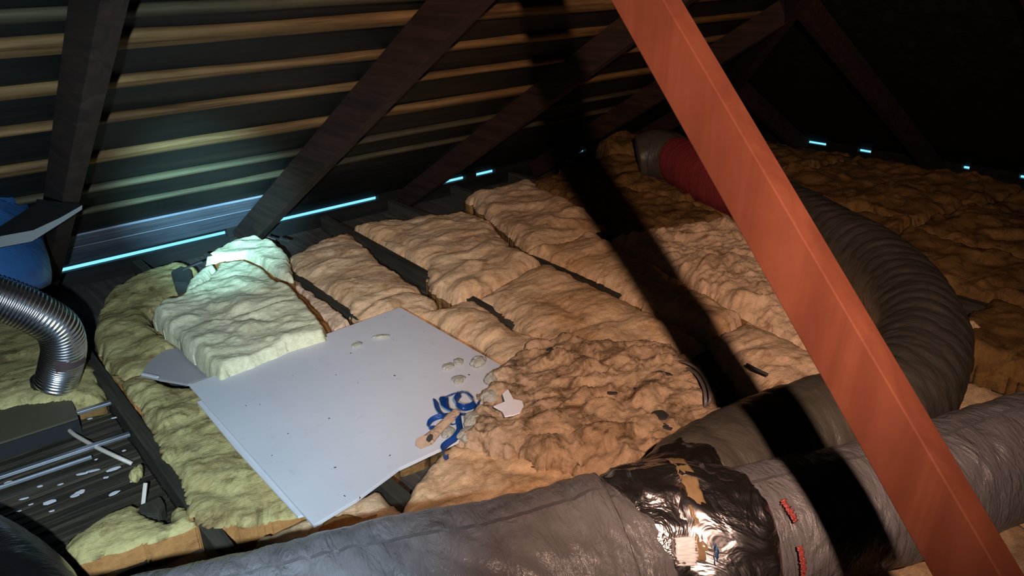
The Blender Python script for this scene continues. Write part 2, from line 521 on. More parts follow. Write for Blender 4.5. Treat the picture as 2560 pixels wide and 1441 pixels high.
# packers closing the eave gap between its lit openings
def packer(n, x0, x1):
    me = prism([(x0, YE-.02), (x1, YE-.02), (x1, YE+.02), (x0, YE+.02)], -.012, roof_z(0)+.012, .001)
    struct('trim_%d' % n, me, M['roof'])
GAPS_L = [(at(92, 700, .01)[0], at(574, 588, .01)[0]), (at(668, 566, .01)[0], at(946, 497, .01)[0]), (at(1068, 469, .01)[0], at(1164, 446, .01)[0]),
          (at(1190, 440, .01)[0], at(1238, 429, .01)[0]), (at(1396, 389, .01)[0], at(1459, 375, .01)[0])]
x = -3.0; n = 1
for g0, g1 in GAPS_L:
    packer(n, x, g0); x = g1; n += 1
packer(n, x, XE); n += 1
def ygap(px): # pixel column -> Y on the right eave
    lo, hi = -3, 4.5
    for _ in range(40):
        mid = (lo+hi)/2
        v = R.T @ (np.array([XE, mid, .015])-CAM)
        if CX + F_PX*v[0]/-v[2] > px: lo = mid
        else: hi = mid
    return (lo+hi)/2
y = YE
for p0, p1 in ((1962, 2068), (2148, 2180), (2408, 2426), (2550, 2580)):
    ya, yb = ygap(p0), ygap(p1)
    me = prism([(XE-.02, ya), (XE+.02, ya), (XE+.02, y), (XE-.02, y)], -.012, roof_z(0)+.012, .001)
    struct('trim_%d' % n, me, M['roof']); n += 1
    y = yb
struct('trim_%d' % n, prism([(XE-.02, -3), (XE+.02, -3), (XE+.02, y), (XE-.02, y)], -.012, roof_z(0)+.012, .001), M['roof'])

# ================================================================== ROOF TIMBERS
def bat_s(py, x=500):
    d = ray(x, py); t = (ZE-.02+TP*YE-CAMH)/(d[2]+TP*d[1]); return YE-(CAM+t*d)[1]
def batten(s, w, th, x0, x1, seed, label, wane=.3, m='batten'):
    n = 90
    nrm = np.array([0, -math.sin(math.atan(TP)), -math.cos(math.atan(TP))])   # down into the room
    dn = np.array([0, -math.cos(math.atan(TP)), math.sin(math.atan(TP))])
    V = []
    for k in range(n+1):
        x = x0+(x1-x0)*k/n
        c = np.array([x, YE-s, roof_z(s)])
        a = w/2*(1+wane*float(perlin(x*1.1, seed, .5))+.10*float(perlin(x*6, seed, 3.5)))
        b_ = w/2*(1+wane*1.3*float(perlin(x*.9, seed+40, .5))+.12*float(perlin(x*5, seed+20, 3.5)))
        t = th*(1+.15*float(perlin(x*1.5, seed+70, 0)))
        for q in ((-a, -.005), (-a, t*.8), (-a*.75, t), (b_*.75, t), (b_, t*.8), (b_, -.005)):
            V.append(c + dn*q[0] + nrm*q[1])
    Fc = []
    for k in range(n):
        for q in range(6): Fc.append((k*6+q, k*6+(q+1) % 6, (k+1)*6+(q+1) % 6, (k+1)*6+q))
    Fc.append(tuple(range(6))); Fc.append(tuple(n*6+q for q in range(5, -1, -1)))
    me = mesh_from(V, Fc, True)
    bm = bmesh.new(); bm.from_mesh(me); bmesh.ops.recalc_face_normals(bm, faces=bm.faces); bm.to_mesh(me); bm.free()
    o = link('roof_batten', me, M[m]); recenter(o)
    return tag(o, label, 'roof batten', 'battens across the left roof slope')
order = ['lowest', 'second lowest', 'third from the eave', 'fourth from the eave', 'fifth from the eave', 'sixth from the eave, wide', 'topmost lit', 'dark one above the topmost lit']
for k, (py, w) in enumerate(((479, .030), (431, .035), (361, .058), (274, .030), (192, .044), (98, .066), (28, .04), (-40, .05))):
    s = bat_s(py)
    batten(s, w, .022, -2.9, XE-s-.12, 3.3*k+1, 'rough sawn timber roof batten, %s of those on the left slope' %
           ['lowest', 'second up from the eave', 'third up from the eave', 'fourth up from the eave', 'fifth up from the eave', 'sixth up and widest', 'seventh up, dark', 'top one, dark'][k], m='batten_dark' if k in (0, 1, 6, 7) else 'batten')
def rafter(x, smax, label, w=.055, dep=.13, off=.024, s0=.02):
    nrm = Vector((0, -math.sin(math.atan(TP)), -math.cos(math.atan(TP))))
    a = Vector((x, YE-s0, roof_z(s0))) + nrm*(off+dep/2); b = Vector((x, YE-smax, roof_z(smax))) + nrm*(off+dep/2)
    o = link('rafter', box_between(a, b, w, dep, up=tuple(-nrm), bev=.003), M['rafter'])
    recenter(o); return tag(o, label, 'rafter', 'rafters of the left roof slope')
rafter(-.62, 6.5, 'dark brown timber rafter beyond the left edge of the attic floor')
rafter(.47, 5.5, 'dark brown rafter standing behind the blue wrapped duct and metal tray', .06, .15)
rafter(1.55, 4.4, 'dark brown rafter rising from the cyan lit wool at the eave', .06, .15)
rafter(2.72, 3.3, 'dark rafter crossing the gap between the second and third lit eave slots')
rafter(3.95, 2.1, 'dark rafter between the fourth and fifth lit eave slots')
rafter(5.0, 1.0, 'short dark rafter near the far roof corner')
def jack(y, smax, label):
    nrm = Vector((-math.sin(math.atan(TP)), 0, -math.cos(math.atan(TP))))
    a = Vector((XE-.03, y, roof_z(.03)))+nrm*.085; b = Vector((XE-smax, y, roof_z(smax)))+nrm*.085
    o = link('rafter', box_between(a, b, .055, .13, up=tuple(-nrm)), M['rafter']); recenter(o)
    tag(o, label, 'rafter', 'rafters of the right roof slope')
for yy, sm, lb in ((3.4, 1.1, 'short dark rafter of the right slope next to the far corner'), (2.3, 2.2, 'dark rafter of the right slope, second from the corner'),
                   (1.2, 3.3, 'dark rafter of the right slope, third from the corner'), (.1, 4.4, 'dark rafter at the right, fourth from the far corner'), (-1.0, 5.5, 'dark rafter of the right slope beyond the frame edge')):
    jack(yy, sm, lb)
o = link('hip_rafter', box_between((XE-.05, YE-.05, roof_z(.05)-.09), (XE-4.4, YE-4.4, roof_z(4.4)-.09), .05, .17), M['rafter'])
recenter(o); tag(o, 'dark hip rafter climbing from the far roof corner', 'rafter')

# the red strut in front
pa = np.array([1.04, .59, 1.05])
def fit_beam(px, py, X): # point of the vertical plane X = const seen at a pixel
    d = ray(px, py); t = X/d[0]; return Vector(CAM+d*t)
BT = at_d(1648, 60, 1.29); BB = at_d(2420, 1400, 1.01)
dv = (BB-BT).normalized()
a = BT - dv*.35; b = BB + dv*.95
o = link('diagonal_strut', box_between(a, b, .045, .09, up=(0, -.7, .7), bev=.002, n=40), M['redbeam'])
recenter(o); tag(o, 'red brown timber strut slanting across the foreground', 'timber strut')

# ================================================================== JOISTS
def joist(x0, x1, y0, y1, label, w=.048):
    o = link('ceiling_joist', box_between((x0, y0, -.052), (x1, y1, -.052), w, .096, bev=.002), M['joist'])
    recenter(o); tag(o, label, 'joist', 'ceiling joists under the insulation')
joist(-.09, -.09, -2.9, 4.5, 'ceiling joist under the black fan housing at far left')
joist(.445, .445, -2.9, 4.5, 'bare dusty joist between the lath area and the yellow batts')
joist(.945, .945, -2.9, 4.5, 'joist showing as a dark stub below the bottom edge of the white board')
joist(1.505, 1.505, -2.9, 4.5, 'joist whose grey top shows just above the white board')
joist(1.97, 2.11, 2.0, 4.5, 'joist with two bare stretches right of the white board corner')
joist(1.90, 1.95, -2.9, 1.98, 'joist buried under the torn clumps of wool')
joist(2.52, 2.62, -2.9, 4.5, 'joist under the long dark crack between tan batts')
for k, x in enumerate((3.15, 3.7, 4.25, 4.8, 5.35, 5.9)):
    joist(x, x, -2.9, 4.5, ['joist buried under wool beneath the strut shadow', 'joist buried under wool, inside the duct loop', 'joist buried under wool below the duct loop outer edge',
          'joist buried under the dark wool beyond the duct', 'second joist buried beyond the duct', 'joist buried along the right eave'][k])

# ================================================================== INSULATION
G1 = 'glass wool batts laid between the joists'
# far left area
wool(pix([(-120, 1010), (20, 930), (120, 890), (222, 888), (250, 940), (262, 990), (190, 1004), (60, 1010), (-60, 1040)], 0), CEIL, .11, 1, 'wool_old', .012, label='yellow wool scrap behind the black housing and silver duct', group=G1)
wool([(-.06, 3.3), (.42, 3.2), (.42, 4.5), (-.06, 4.5)], CEIL, .10, 2, 'wool_old', .02, label='dim wool batt behind the silver duct bend', group=G1, res=.02)
wool([(-1.2, 2.4), (-.12, 2.4), (-.12, 4.5), (-1.2, 4.5)], CEIL, .12, 3, 'wool_dark', .02, label='dark wool at far left behind the blue wrap', group=G1, res=.03)
wool(pix([(235, 770), (262, 720), (310, 690), (400, 655), (455, 650), (500, 668), (470, 712), (425, 740), (372, 775), (378, 800), (470, 872), (420, 876), (352, 925), (300, 940), (255, 890), (228, 830)], .03), CEIL, .135, 4, 'wool_old', .018,
     label='aged yellow batt between the bare joist and the bright raised batt', group=G1)
wool(pix([(262, 900), (310, 940), (365, 920), (420, 950), (505, 955), (600, 1000), (780, 1200), (810, 1262), (700, 1278), (522, 1306), (489, 1292), (452, 1215), (400, 1105), (330, 985)], .03), CEIL, .122, 5, 'wool_old', .016, lip=.78, side='wool_orange',  # front edge coloured orange for the warm-only light beside the duct
     label='dusty yellow batt running down the left side of the white board', group=G1, clip=.050, res=.009, lump=7)
wool(pix([(128, 1385), (180, 1330), (262, 1275), (330, 1255), (352, 1292), (420, 1292), (438, 1252), (478, 1262), (504, 1306), (420, 1330), (300, 1366), (190, 1400)], 0.0), CEIL, .10, 6, 'wool_old', .014, lip=.78, side='wool_orange',  # orange edge paints in warm light where the duct blocks the torch
     label='short batt end at bottom left with warm light painted on its orange edge', group=G1, res=.009)
# orange underlay and raised pieces in the torch light
wool(pix([(380, 790), (400, 745), (470, 705), (520, 650), (590, 615), (660, 640), (720, 690), (780, 735), (835, 800), (810, 830), (560, 900), (470, 840)], .06), CEIL, .155, 7, 'wool_orange', .006,
     label='orange brown lower wool layer showing between bright batts', group=G1, res=.014, rough=.003)
wool(pix([(372, 782), (398, 760), (470, 728), (513, 703), (548, 657), (612, 648), (650, 664), (690, 696), (727, 714), (765, 755), (812, 812), (815, 828), (720, 857), (630, 895), (547, 928), (495, 882), (438, 830)], .115), .035, .088, 8, 'wool_fresh', .020, edge=.03, rough=.0045,
     label='bright cream batt lying raised against the white board top edge', group=G1, res=.008, rag=.010, side='wool_fresh', lump=8)
wool(pix([(462, 735), (466, 700), (500, 672), (545, 655), (510, 700)], .10), .02, .085, 9, 'wool_fresh', .012, edge=.03, rough=.004, label='small bright wool piece left of the raised batt', group=G1, res=.008, rag=.008)
wool(pix([(505, 650), (545, 618), (585, 595), (640, 588), (690, 604), (712, 622), (722, 650), (736, 690), (700, 684), (650, 652), (610, 634), (550, 640)], .09), .0, .10, 10, 'wool_fresh', .022, edge=.04, rough=.005,
     label='brightest cyan lit wool lump at the rafter foot', group=G1, res=.008, rag=.012)
wool(pix([(705, 672), (745, 700), (880, 795), (835, 832), (800, 790), (750, 735)], .02), CEIL, .12, 11, 'wool_dirty', .010, edge=.025, label='narrow brown wool strip beside the grey joist above the board', group=G1, res=.009)
wool(pix([(716, 625), (790, 588), (868, 560), (900, 588), (965, 645), (1045, 696), (1092, 735), (1060, 775), (985, 780), (893, 778), (832, 728), (776, 690), (738, 668)], .05), CEIL, 0.137, 12, 'wool_tan', .020, edge=.13,
     label='cream batt between the two bare joist strips above the board', group=G1, res=.009)
wool([(1.705, 2.80), (1.99, 2.70), (1.93, 2.32), (1.98, 1.95), (1.75, 1.9), (1.60, 2.15), (1.705, 2.3)], CEIL, 0.147, 13, 'wool_tan', .018, edge=.13, label='pale batt along the right edge of the white board', group=G1, res=.009)
wool([(2.11, 4.15), (2.10, 3.9), (2.07, 3.25), (1.95, 3.05), (1.93, 2.76), (2.3, 2.78), (2.57, 2.88), (2.60, 3.15), (2.80, 3.60), (2.85, 3.92), (2.5, 4.05)], CEIL, 0.142, 14, 'wool_tan', .024, edge=.13,
     label='large tan batt left of the long dark crack, far half', group=G1, res=.010)
wool([(2.02, 2.74), (2.00, 2.5), (1.90, 2.22), (1.84, 1.95), (1.90, 1.75), (2.44, 1.68), (2.52, 2.2), (2.565, 2.86), (2.3, 2.80)], CEIL, 0.147, 15, 'wool_tan', .024, edge=.13,
     label='puffy tan batt left of the long dark crack, near half', group=G1, res=.009)
wool([(3.02, 4.18), (2.84, 3.62), (2.63, 3.06), (2.95, 3.0), (3.25, 3.02), (3.45, 3.6), (3.62, 4.2)], CEIL, 0.142, 16, 'wool_tan', .024, edge=.13,
     label='tan batt just right of the crack, ending below the fourth eave slot', group=G1, res=.011)
wool([(2.62, 3.07), (2.60, 2.6), (2.545, 2.2), (2.47, 1.72), (2.6, 1.70), (2.76, 1.74), (2.96, 2.4), (3.10, 3.04), (2.85, 3.02)], CEIL, 0.152, 17, 'wool_tan', .022, edge=.13,
     label='tan batt right of the crack, crossed by the strut shadow', group=G1, res=.009)
wool([(2.46, 1.71), (2.75, 1.71), (2.64, 1.2), (2.52, .88), (2.1, .95), (2.25, 1.4)], CEIL, 0.147, 18, 'wool_dirty', .020, edge=.13, label='tan batt tucked behind the upper branch duct', group=G1, res=.009)
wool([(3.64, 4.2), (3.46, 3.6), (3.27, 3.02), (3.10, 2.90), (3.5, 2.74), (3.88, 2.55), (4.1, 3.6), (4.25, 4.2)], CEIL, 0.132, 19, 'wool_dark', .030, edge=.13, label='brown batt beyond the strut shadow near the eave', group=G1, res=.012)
wool([(3.07, 2.86), (2.97, 2.4), (2.77, 1.72), (2.66, 1.2), (2.70, .85), (3.35, .95), (3.68, 1.8), (3.82, 2.5), (3.5, 2.72)], CEIL, 0.167, 20, 'wool_dirty', .028, edge=.13, rough=.010, label='matted pale dusty batt between shadow and strut', group=G1, res=.009, lump=9)
wool([(4.42, 4.15), (4.6, 3.95), (5.0, 4.1), (4.95, 4.45), (4.6, 4.45)], CEIL, .24, 21, 'wool_dark', .045, rough=.012, edge=.12, label='upright ragged wool tuft beside the fifth eave slot', group=G1, res=.014)
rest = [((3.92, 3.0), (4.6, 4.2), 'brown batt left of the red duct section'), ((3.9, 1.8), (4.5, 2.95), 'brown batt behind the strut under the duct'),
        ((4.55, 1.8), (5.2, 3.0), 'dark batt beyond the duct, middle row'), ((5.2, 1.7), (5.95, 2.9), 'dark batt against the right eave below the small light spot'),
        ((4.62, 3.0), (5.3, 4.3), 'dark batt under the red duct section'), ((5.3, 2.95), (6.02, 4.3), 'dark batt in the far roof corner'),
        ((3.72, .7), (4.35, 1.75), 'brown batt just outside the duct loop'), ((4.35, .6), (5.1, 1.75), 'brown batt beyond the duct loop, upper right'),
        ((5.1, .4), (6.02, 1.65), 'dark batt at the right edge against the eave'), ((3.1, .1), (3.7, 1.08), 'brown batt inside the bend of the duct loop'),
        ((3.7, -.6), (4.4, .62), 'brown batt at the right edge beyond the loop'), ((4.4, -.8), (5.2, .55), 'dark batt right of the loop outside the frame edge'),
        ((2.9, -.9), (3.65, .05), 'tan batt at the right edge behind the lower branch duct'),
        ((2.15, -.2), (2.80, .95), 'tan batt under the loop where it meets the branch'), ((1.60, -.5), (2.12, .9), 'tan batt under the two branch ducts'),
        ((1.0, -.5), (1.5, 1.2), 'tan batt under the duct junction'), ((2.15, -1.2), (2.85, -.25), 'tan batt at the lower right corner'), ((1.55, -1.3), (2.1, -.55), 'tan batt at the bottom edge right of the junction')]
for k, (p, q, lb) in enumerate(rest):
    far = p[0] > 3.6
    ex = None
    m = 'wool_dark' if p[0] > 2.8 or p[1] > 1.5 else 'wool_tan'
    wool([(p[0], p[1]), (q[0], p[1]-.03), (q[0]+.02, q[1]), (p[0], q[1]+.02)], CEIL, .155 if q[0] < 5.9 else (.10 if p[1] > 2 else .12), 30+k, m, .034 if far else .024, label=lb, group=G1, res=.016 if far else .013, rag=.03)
# torn clumpy wool over the board corner
wool(pix([(1212, 925), (1290, 880), (1340, 850), (1400, 842), (1500, 850), (1600, 850), (1680, 862), (1725, 900), (1760, 960), (1795, 1000), (1850, 1050), (1760, 1110), (1640, 1175), (1500, 1190), (1380, 1150), (1290, 1130), (1200, 1118),
          (1120, 1135), (1150, 1085), (1180, 1050), (1200, 1005), (1205, 965)], .08), .0, .108, 50, 'wool_heap', .034, rough=.011, edge=.08, rag=.045, res=.0075, lump=8.5, lip=.5,
     label='torn clumpy wool heap spilling over the right side of the board', group=G1, side='wool_heap', name='insulation_heap')
wool(pix([(985, 1275), (1008, 1222), (1062, 1160), (1120, 1105), (1290, 1110), (1400, 1140), (1560, 1180), (1700, 1130), (1880, 1040), (1960, 1050), (1950, 1150), (1500, 1330), (1000, 1360)], .05), CEIL, .155, 51, 'wool_tan', .018, side='wool_orange', rough=.008, edge=.07, res=.0085,
     label='tan batt between the board corner and the grey main duct', group=G1, lump=6)
wool(pix([(1150, 930), (1300, 900), (1560, 930), (1750, 1000), (1850, 1060), (1600, 1170), (1350, 1130)], .04), CEIL, .12, 52, 'wool_tan', .012, res=.014, label='flat wool under the torn heap', group=G1, clip=.052)
wool(pix([(800, 1262), (868, 1252), (960, 1250), (985, 1300), (860, 1330), (770, 1320)], .05), CEIL, .13, 53, 'wool_orange', .010, side='wool_orange', res=.009, label='orange wool scrap poking out under the lower board edge', group=G1)
wool([(.5, .6), (.92, .6), (.92, 1.80), (.5, 1.85)], CEIL, .12, 54, 'wool_tan', .012, res=.016, label='tan batt hidden under the grey main duct', group=G1)
wool([(1.0, 1.9), (1.47, 1.9), (1.47, 2.85), (1.0, 2.85)], CEIL, .12, 55, 'wool_old', .008, res=.02, label='yellow batt under the white board', group=G1, clip=.045)

# ================================================================== WHITE BOARD
BZ = .060
def brd(name, pts, z0, z1, label):
    o = link(name, prism(pts, z0, z1, .0015), M['board']); recenter(o); return tag(o, label, 'board')
ptsB = [at(472, 962, BZ+.012), at(1000, 768, BZ+.012), at(1242, 906, BZ+.012), at(1275, 1065, BZ+.012)]
A_, B_ = at(472, 962, BZ+.012), at(1000, 768, BZ+.012)
E_ = at(772, 1300, BZ+.012); 
ex = (B_-A_); ey = (E_-A_)
def bl(u, v): p = A_+ex*u+ey*v; return (p.x, p.y)
rng = random.Random(3)
poly = [bl(0, 0), bl(.25, .002), bl(.5, -.002), bl(.75, 0), bl(1, 0), bl(1.0, .5), bl(1.0, 1.0), bl(.55, 1.0), bl(.33, .985), bl(.15, 1.02), bl(0, 1.03)]
brd('white_board', poly, BZ, BZ+.012, 'large white sheet lying across the insulation and joists')
poly2 = [bl(-.014, .12), bl(.5, .1), bl(.5, .95), bl(.05, .97), bl(-.012, .95), bl(-.02, .5)]
brd('thin_backing_sheet', poly2, BZ-.010, BZ-.0015, 'thin pale sheet peeping out under the left edge of the white board')
gp = pix([(352, 938), (372, 905), (425, 866), (470, 862), (545, 935), (470, 962), (400, 950)], .02)
o = link('plasterboard_offcut', prism(gp, .012, .022, .001), mat('grey_offcut', (.34, .32, .31), .7)[0]); recenter(o)
tag(o, 'grey plasterboard offcut lying left of the board corner', 'board offcut')
o = link('white_strip', box_between(at(356, 935, .036), at(395, 944, .036), .012, .006, bev=.001), M['flake']); recenter(o)
tag(o, 'short white plastic strip on the grey offcut', 'plastic strip')

# tufts of wool
def tuft(px, py, w, h, ang, seed, label, z=.072, th=.011, m='tuft', group='wool tufts dropped on the board'):
    c = at(px, py, z)
    bm = bmesh.new(); bmesh.ops.create_icosphere(bm, subdivisions=4, radius=1)
    V = np.array([v.co[:] for v in bm.verts])
    a = np.arctan2(V[:, 1], V[:, 0])
    rr = 1+.35*perlin(np.cos(a)*1.3+seed, np.sin(a)*1.3, seed*2.) + .12*perlin(V[:, 0]*4+seed, V[:, 1]*4, V[:, 2]*4)
    V[:, 0] *= rr*w/2; V[:, 1] *= rr*h/2; V[:, 2] = V[:, 2]*th*(.6+.5*np.abs(perlin(V[:, 0]*60, V[:, 1]*60, seed))) + th*.55
    ca, sa = math.cos(ang), math.sin(ang)
    for v, p in zip(bm.verts, V): v.co = (p[0]*ca-p[1]*sa, p[0]*sa+p[1]*ca, p[2])
    for f in bm.faces: f.smooth = True
    me = bpy.data.meshes.new('tuft'); bm.to_mesh(me); bm.free()
    o = link('wool_tuft', me, M[m]); o.location = c
    tag(o, label, 'wool tuft', group)
TZ = BZ+.012
tuft(893, 865, .060, .032, .3, 1.1, 'small grey wool tuft on the board, left of the pair near its top', TZ, .010)
tuft(952, 845, .066, .028, -.5, 2.2, 'small grey wool tuft on the board, right of the pair near its top', TZ, .010)
tuft(1122, 920, .055, .042, .2, 3.3, 'round tuft on the board, left half of the twin clump near the right edge', TZ)
tuft(1147, 908, .052, .036, 1.4, 4.4, 'curved tuft on the board, right half of the twin clump', TZ)
tuft(1147, 952, .060, .050, .6, 5.5, 'pale round tuft just above the blue plastic strap', TZ)
tuft(1195, 912, .075, .06, .4, 6.6, 'grey tuft at the right board edge above the heap', TZ, .022)
tuft(1228, 955, .07, .05, .9, 7.7, 'grey tuft at the ragged edge of the torn heap', TZ, .024)
tuft(1225, 1000, .075, .07, .1, 8.8, 'pale tuft right of the blue strap', TZ, .026)
tuft(1190, 1060, .11, .08, .7, 9.9, 'pale wool wad below the blue strap', TZ, .03)
tuft(1120, 1085, .06, .04, .7, 10.9, 'cream tuft caught between cardboard tube and blue strap', TZ, .014)
tuft(1172, 1095, .08, .06, .2, 11.9, 'soft grey tuft at the lower board edge beside the strap', TZ, .024)
tuft(345, 1195, .075, .04, 1.0, 12.9, 'yellow wool scrap lying on the dark laths', -.05, .03, 'wool_old')
# white scrap right of the heap
sp = pix([(1233, 1016), (1262, 1004), (1256, 985), (1270, 973), (1284, 998), (1305, 1002), (1309, 1015), (1300, 1032), (1285, 1038), (1262, 1042), (1255, 1028)], .135)
o = link('white_paper_scrap', prism(sp, .131, .135, .0008), M['white_sticker']); recenter(o); tag(o, 'torn white scrap lying on the wool heap right of the blue strap', 'paper scrap')

# specks
def speck(px, py, z, s, ang, lab):
    c = at(px, py, z)
    me = box_between((-s, 0, s*.3), (s, s*.3, s*.3), s*.7, s*.6, bev=s*.15)
    o = link('debris_speck', me, M['speck']); o.location = c; o.rotation_euler = (0, 0, ang)
    tag(o, lab, 'debris speck', 'dark specks on the white board')
SP = ((823, 1047), (732, 940), (987, 940), (840, 938), (615, 1015), (966, 772), (983, 849), (777, 848), (877, 884), (895, 958), (680, 1140), (838, 1170), (862, 1241), (900, 1246), (975, 1140), (1060, 830), (1173, 938), (963, 795), (650, 1012), (720, 1085))
WORDS = ['first', 'second', 'third', 'fourth', 'fifth', 'sixth', 'seventh', 'eighth', 'ninth', 'tenth', 'eleventh', 'twelfth', 'thirteenth', 'fourteenth', 'fifteenth', 'sixteenth', 'seventeenth', 'eighteenth', 'nineteenth', 'twentieth']
for k, (px, py) in enumerate(sorted(SP)):
    speck(px, py, TZ, random.uniform(.0022, .0042) * (1.5 if px == 823 else 1), random.uniform(0, 3), 'tiny dark speck on the white board, %s from the left' % WORDS[k])

# ================================================================== BLUE STRAP AND CARDBOARD
def ribbon(path, w, tilt0=0.0, tw=0.0, th=.0008, n=60):
    P, L = spline([list(p) for p in path], n)
    T = np.gradient(P, axis=0); T /= np.linalg.norm(T, axis=1)[:, None]
    V = []; Fc = []; uv = []
    for i in range(n):
        s = np.cross(T[i], [0, 0, 1.0]); s /= np.linalg.norm(s)+1e-9
        u = np.cross(s, T[i])
        a = tilt0+tw*i/n + .35*float(perlin(i*.13, tilt0*5, 0))
        d = s*math.cos(a)+u*math.sin(a); nn = np.cross(T[i], d)
        for q in range(5):
            f = (q/4-.5)*w
            V.append(P[i]+d*f+nn*(th + .10*w*math.cos(q/4*2*PI)*.5)); uv.append((L*i/n, q/4))
    for i in range(n-1):
        for q in range(4): Fc.append((i*5+q, i*5+q+1, (i+1)*5+q+1, (i+1)*5+q))
    return V, Fc, uv
def blue_strap():
    V, Fc, UV = [], [], []
    def add(pts, w, t0, tw):
        path = [tuple(at(x, y, TZ+z)) for x, y, z in pts]
        v, f, u = ribbon(path, w, t0, tw)
        b = len(V); V.extend(v); UV.extend(u); Fc.extend([tuple(i+b for i in q) for q in f])
    add([(1098, 1000, .02), (1130, 985, .035), (1165, 980, .03), (1182, 992, .02)], .030, .3, .6)
    add([(1090, 1000, .012), (1098, 1025, .02), (1118, 1040, .03), (1140, 1040, .03)], .024, .8, -.5)
    add([(1110, 992, .03), (1115, 1015, .035), (1140, 1028, .03), (1165, 1035, .02), (1185, 1025, .015), (1195, 1005, .02)], .030, .2, .7)
    add([(1150, 985, .04), (1140, 1005, .045), (1160, 1018, .04), (1185, 1010, .03), (1175, 992, .03)], .026, 1.0, 1.2)
    add([(1120, 1040, .02), (1098, 1042, .014), (1078, 1052, .012), (1072, 1068, .01), (1088, 1068, .012)], .019, .9, .4)
    add([(1088, 1066, .01), (1110, 1058, .012), (1135, 1060, .02), (1145, 1050, .02)], .018, .4, .4)
    add([(1145, 1030, .03), (1148, 1055, .018), (1150, 1075, .014), (1138, 1095, .014), (1118, 1110, .012), (1108, 1122, .012), (1112, 1142, .012), (1120, 1140, .014)], .024, .5, .9)
    o = link('blue_strap', mesh_from(V, Fc, True, UV), M['blue_band'])
    sm = o.modifiers.new('solid', 'SOLIDIFY'); sm.thickness = .0012
    recenter(o); tag(o, 'crumpled blue plastic strap tangled on the right side of the white board', 'plastic strap')
blue_strap()
def card_tube():
    a = at(1141, 1030, TZ+.028); b = at(1068, 1102, TZ+.016)
    root = empty('cardboard_tube', (a+b)/2 - Vector((0, 0, .02)), 'flattened brown cardboard tube lying across the blue strap', 'cardboard tube')
    d = (b-a)
    def dp(S, TH, L): return .0025*perlin(S*30, np.cos(TH)*2, np.sin(TH)*2) - .007*np.abs(np.cos(TH))
    pts = [tuple(a)+(.85,), tuple(a+d*.25)+(1.0,), tuple(a+d*.6)+(.95,), tuple(b)+(1.25,)]
    o = link('tube_body', tube(pts, .019, .004, 32, dp), M['card']); child(o, root)
    e = at(1060, 1106, TZ+.018)
    f = link('torn_flap', prism([(-.02, -.018), (.012, -.022), (.024, .0), (.016, .02), (-.014, .024), (-.028, .004)], 0, .004, .001), M['card'])
    f.location = e; f.rotation_euler = (.3, -.25, -.2); child(f, root)
    c = link('burnt_hole', prism([(-.016, -.006), (0, -.010), (.016, -.004), (.014, .006), (0, .009), (-.012, .007)], 0, .0015, 0), M['speck'])
    c.location = at(1074, 1096, TZ+.037); c.rotation_euler = (.4, -.2, .5); child(c, root); c['label'] = 'dark brown hole near the torn end'
card_tube()

# ================================================================== DUCTS
def wr(seed, a1=.012, a2=.004, ring=.0, rf=40, sk=2.0):
    def f(S, TH, L):
        c, s = np.cos(TH), np.sin(TH)
        tt = S*6 + sk*np.sin(TH+seed)
        v = a1*perlin(S*2.2+seed, c*.9, s*.9) 
        r = perlin(tt*2.4+seed, c*1.5+3, s*1.5+seed)
        v = v + a2*(1.3*np.abs(r)**.7) + a2*.5*np.abs(perlin(tt*6+seed, c*2.6, s*2.6+seed))
        if ring: v = v + ring*np.abs(np.sin(S*rf+.6*np.sin(TH)+.8*perlin(S*1.5, c, s)))**.6
        return v
    return f
ZD = .20
def dpath(pts, dz=0): return [tuple(at(x, y, z+dz)) + ((r,) if r else (1.0,)) for x, y, z, r in pts]
# loop + upper branch
loop_pts = [(1705, 1262, .22, .86), (1748, 1228, .22, .97), (1832, 1180, .22, 1), (1960, 1117, .22, 1), (2090, 1068, .23, 1), (2210, 1010, .22, 1), (2282, 930, .21, 1), (2300, 830, .20, 1), (2262, 735, .19, 1),
            (2180, 655, .18, 1), (2070, 590, .17, 1), (1960, 530, .16, 1), (1880, 480, .15, .95)]
root = empty('curved_duct', (2.6, 1.2, .03), 'grey insulated flexible duct looping behind the red strut', 'duct')
o = link('duct_sleeve', tube(dpath(loop_pts), .155, .009, 96, wr(1.0, .010, .006, .0055, 34, .6)), M['sleeve_olive']); recenter(o, False); child(o, root)
red_pts = [(1905, 497, .15, .95), (1830, 462, .16, 1), (1760, 428, .17, 1), (1700, 402, .18, .85), (1662, 388, .19, .6)]
o = link('red_sleeve', tube(dpath(red_pts), .19, .012, 72, wr(2.0, .012, .003, 0, 30, .5)), M['sleeve_red']); recenter(o, False); child(o, root); o['label'] = 'dull red stretch of sleeve at the far end'
end_pts = [(1690, 400, .17, .95), (1640, 385, .19, 1.05), (1595, 392, .17, .9)]
o = link('duct_end', tube(dpath(end_pts), .17, .012, 64, wr(3.0, .02, .008, 0)), M['sleeve_olive']); recenter(o, False); child(o, root); o['label'] = 'dark grey bundled end beyond the red sleeve'
# lower branch
low_pts = [(1760, 1390, .25, .80), (1800, 1368, .25, .95), (1880, 1335, .25, 1), (2020, 1300, .24, 1), (2160, 1268, .23, 1), (2300, 1228, .23, 1), (2450, 1170, .22, 1), (2600, 1118, .22, 1), (2800, 1060, .2, 1)]
o = link('branch_duct', tube(dpath(low_pts), .148, .009, 96, wr(5.0, .010, .006, .002, 20, .8)), M['sleeve']); recenter(o); tag(o, 'grey insulated branch duct passing under the strut to the right edge', 'duct')
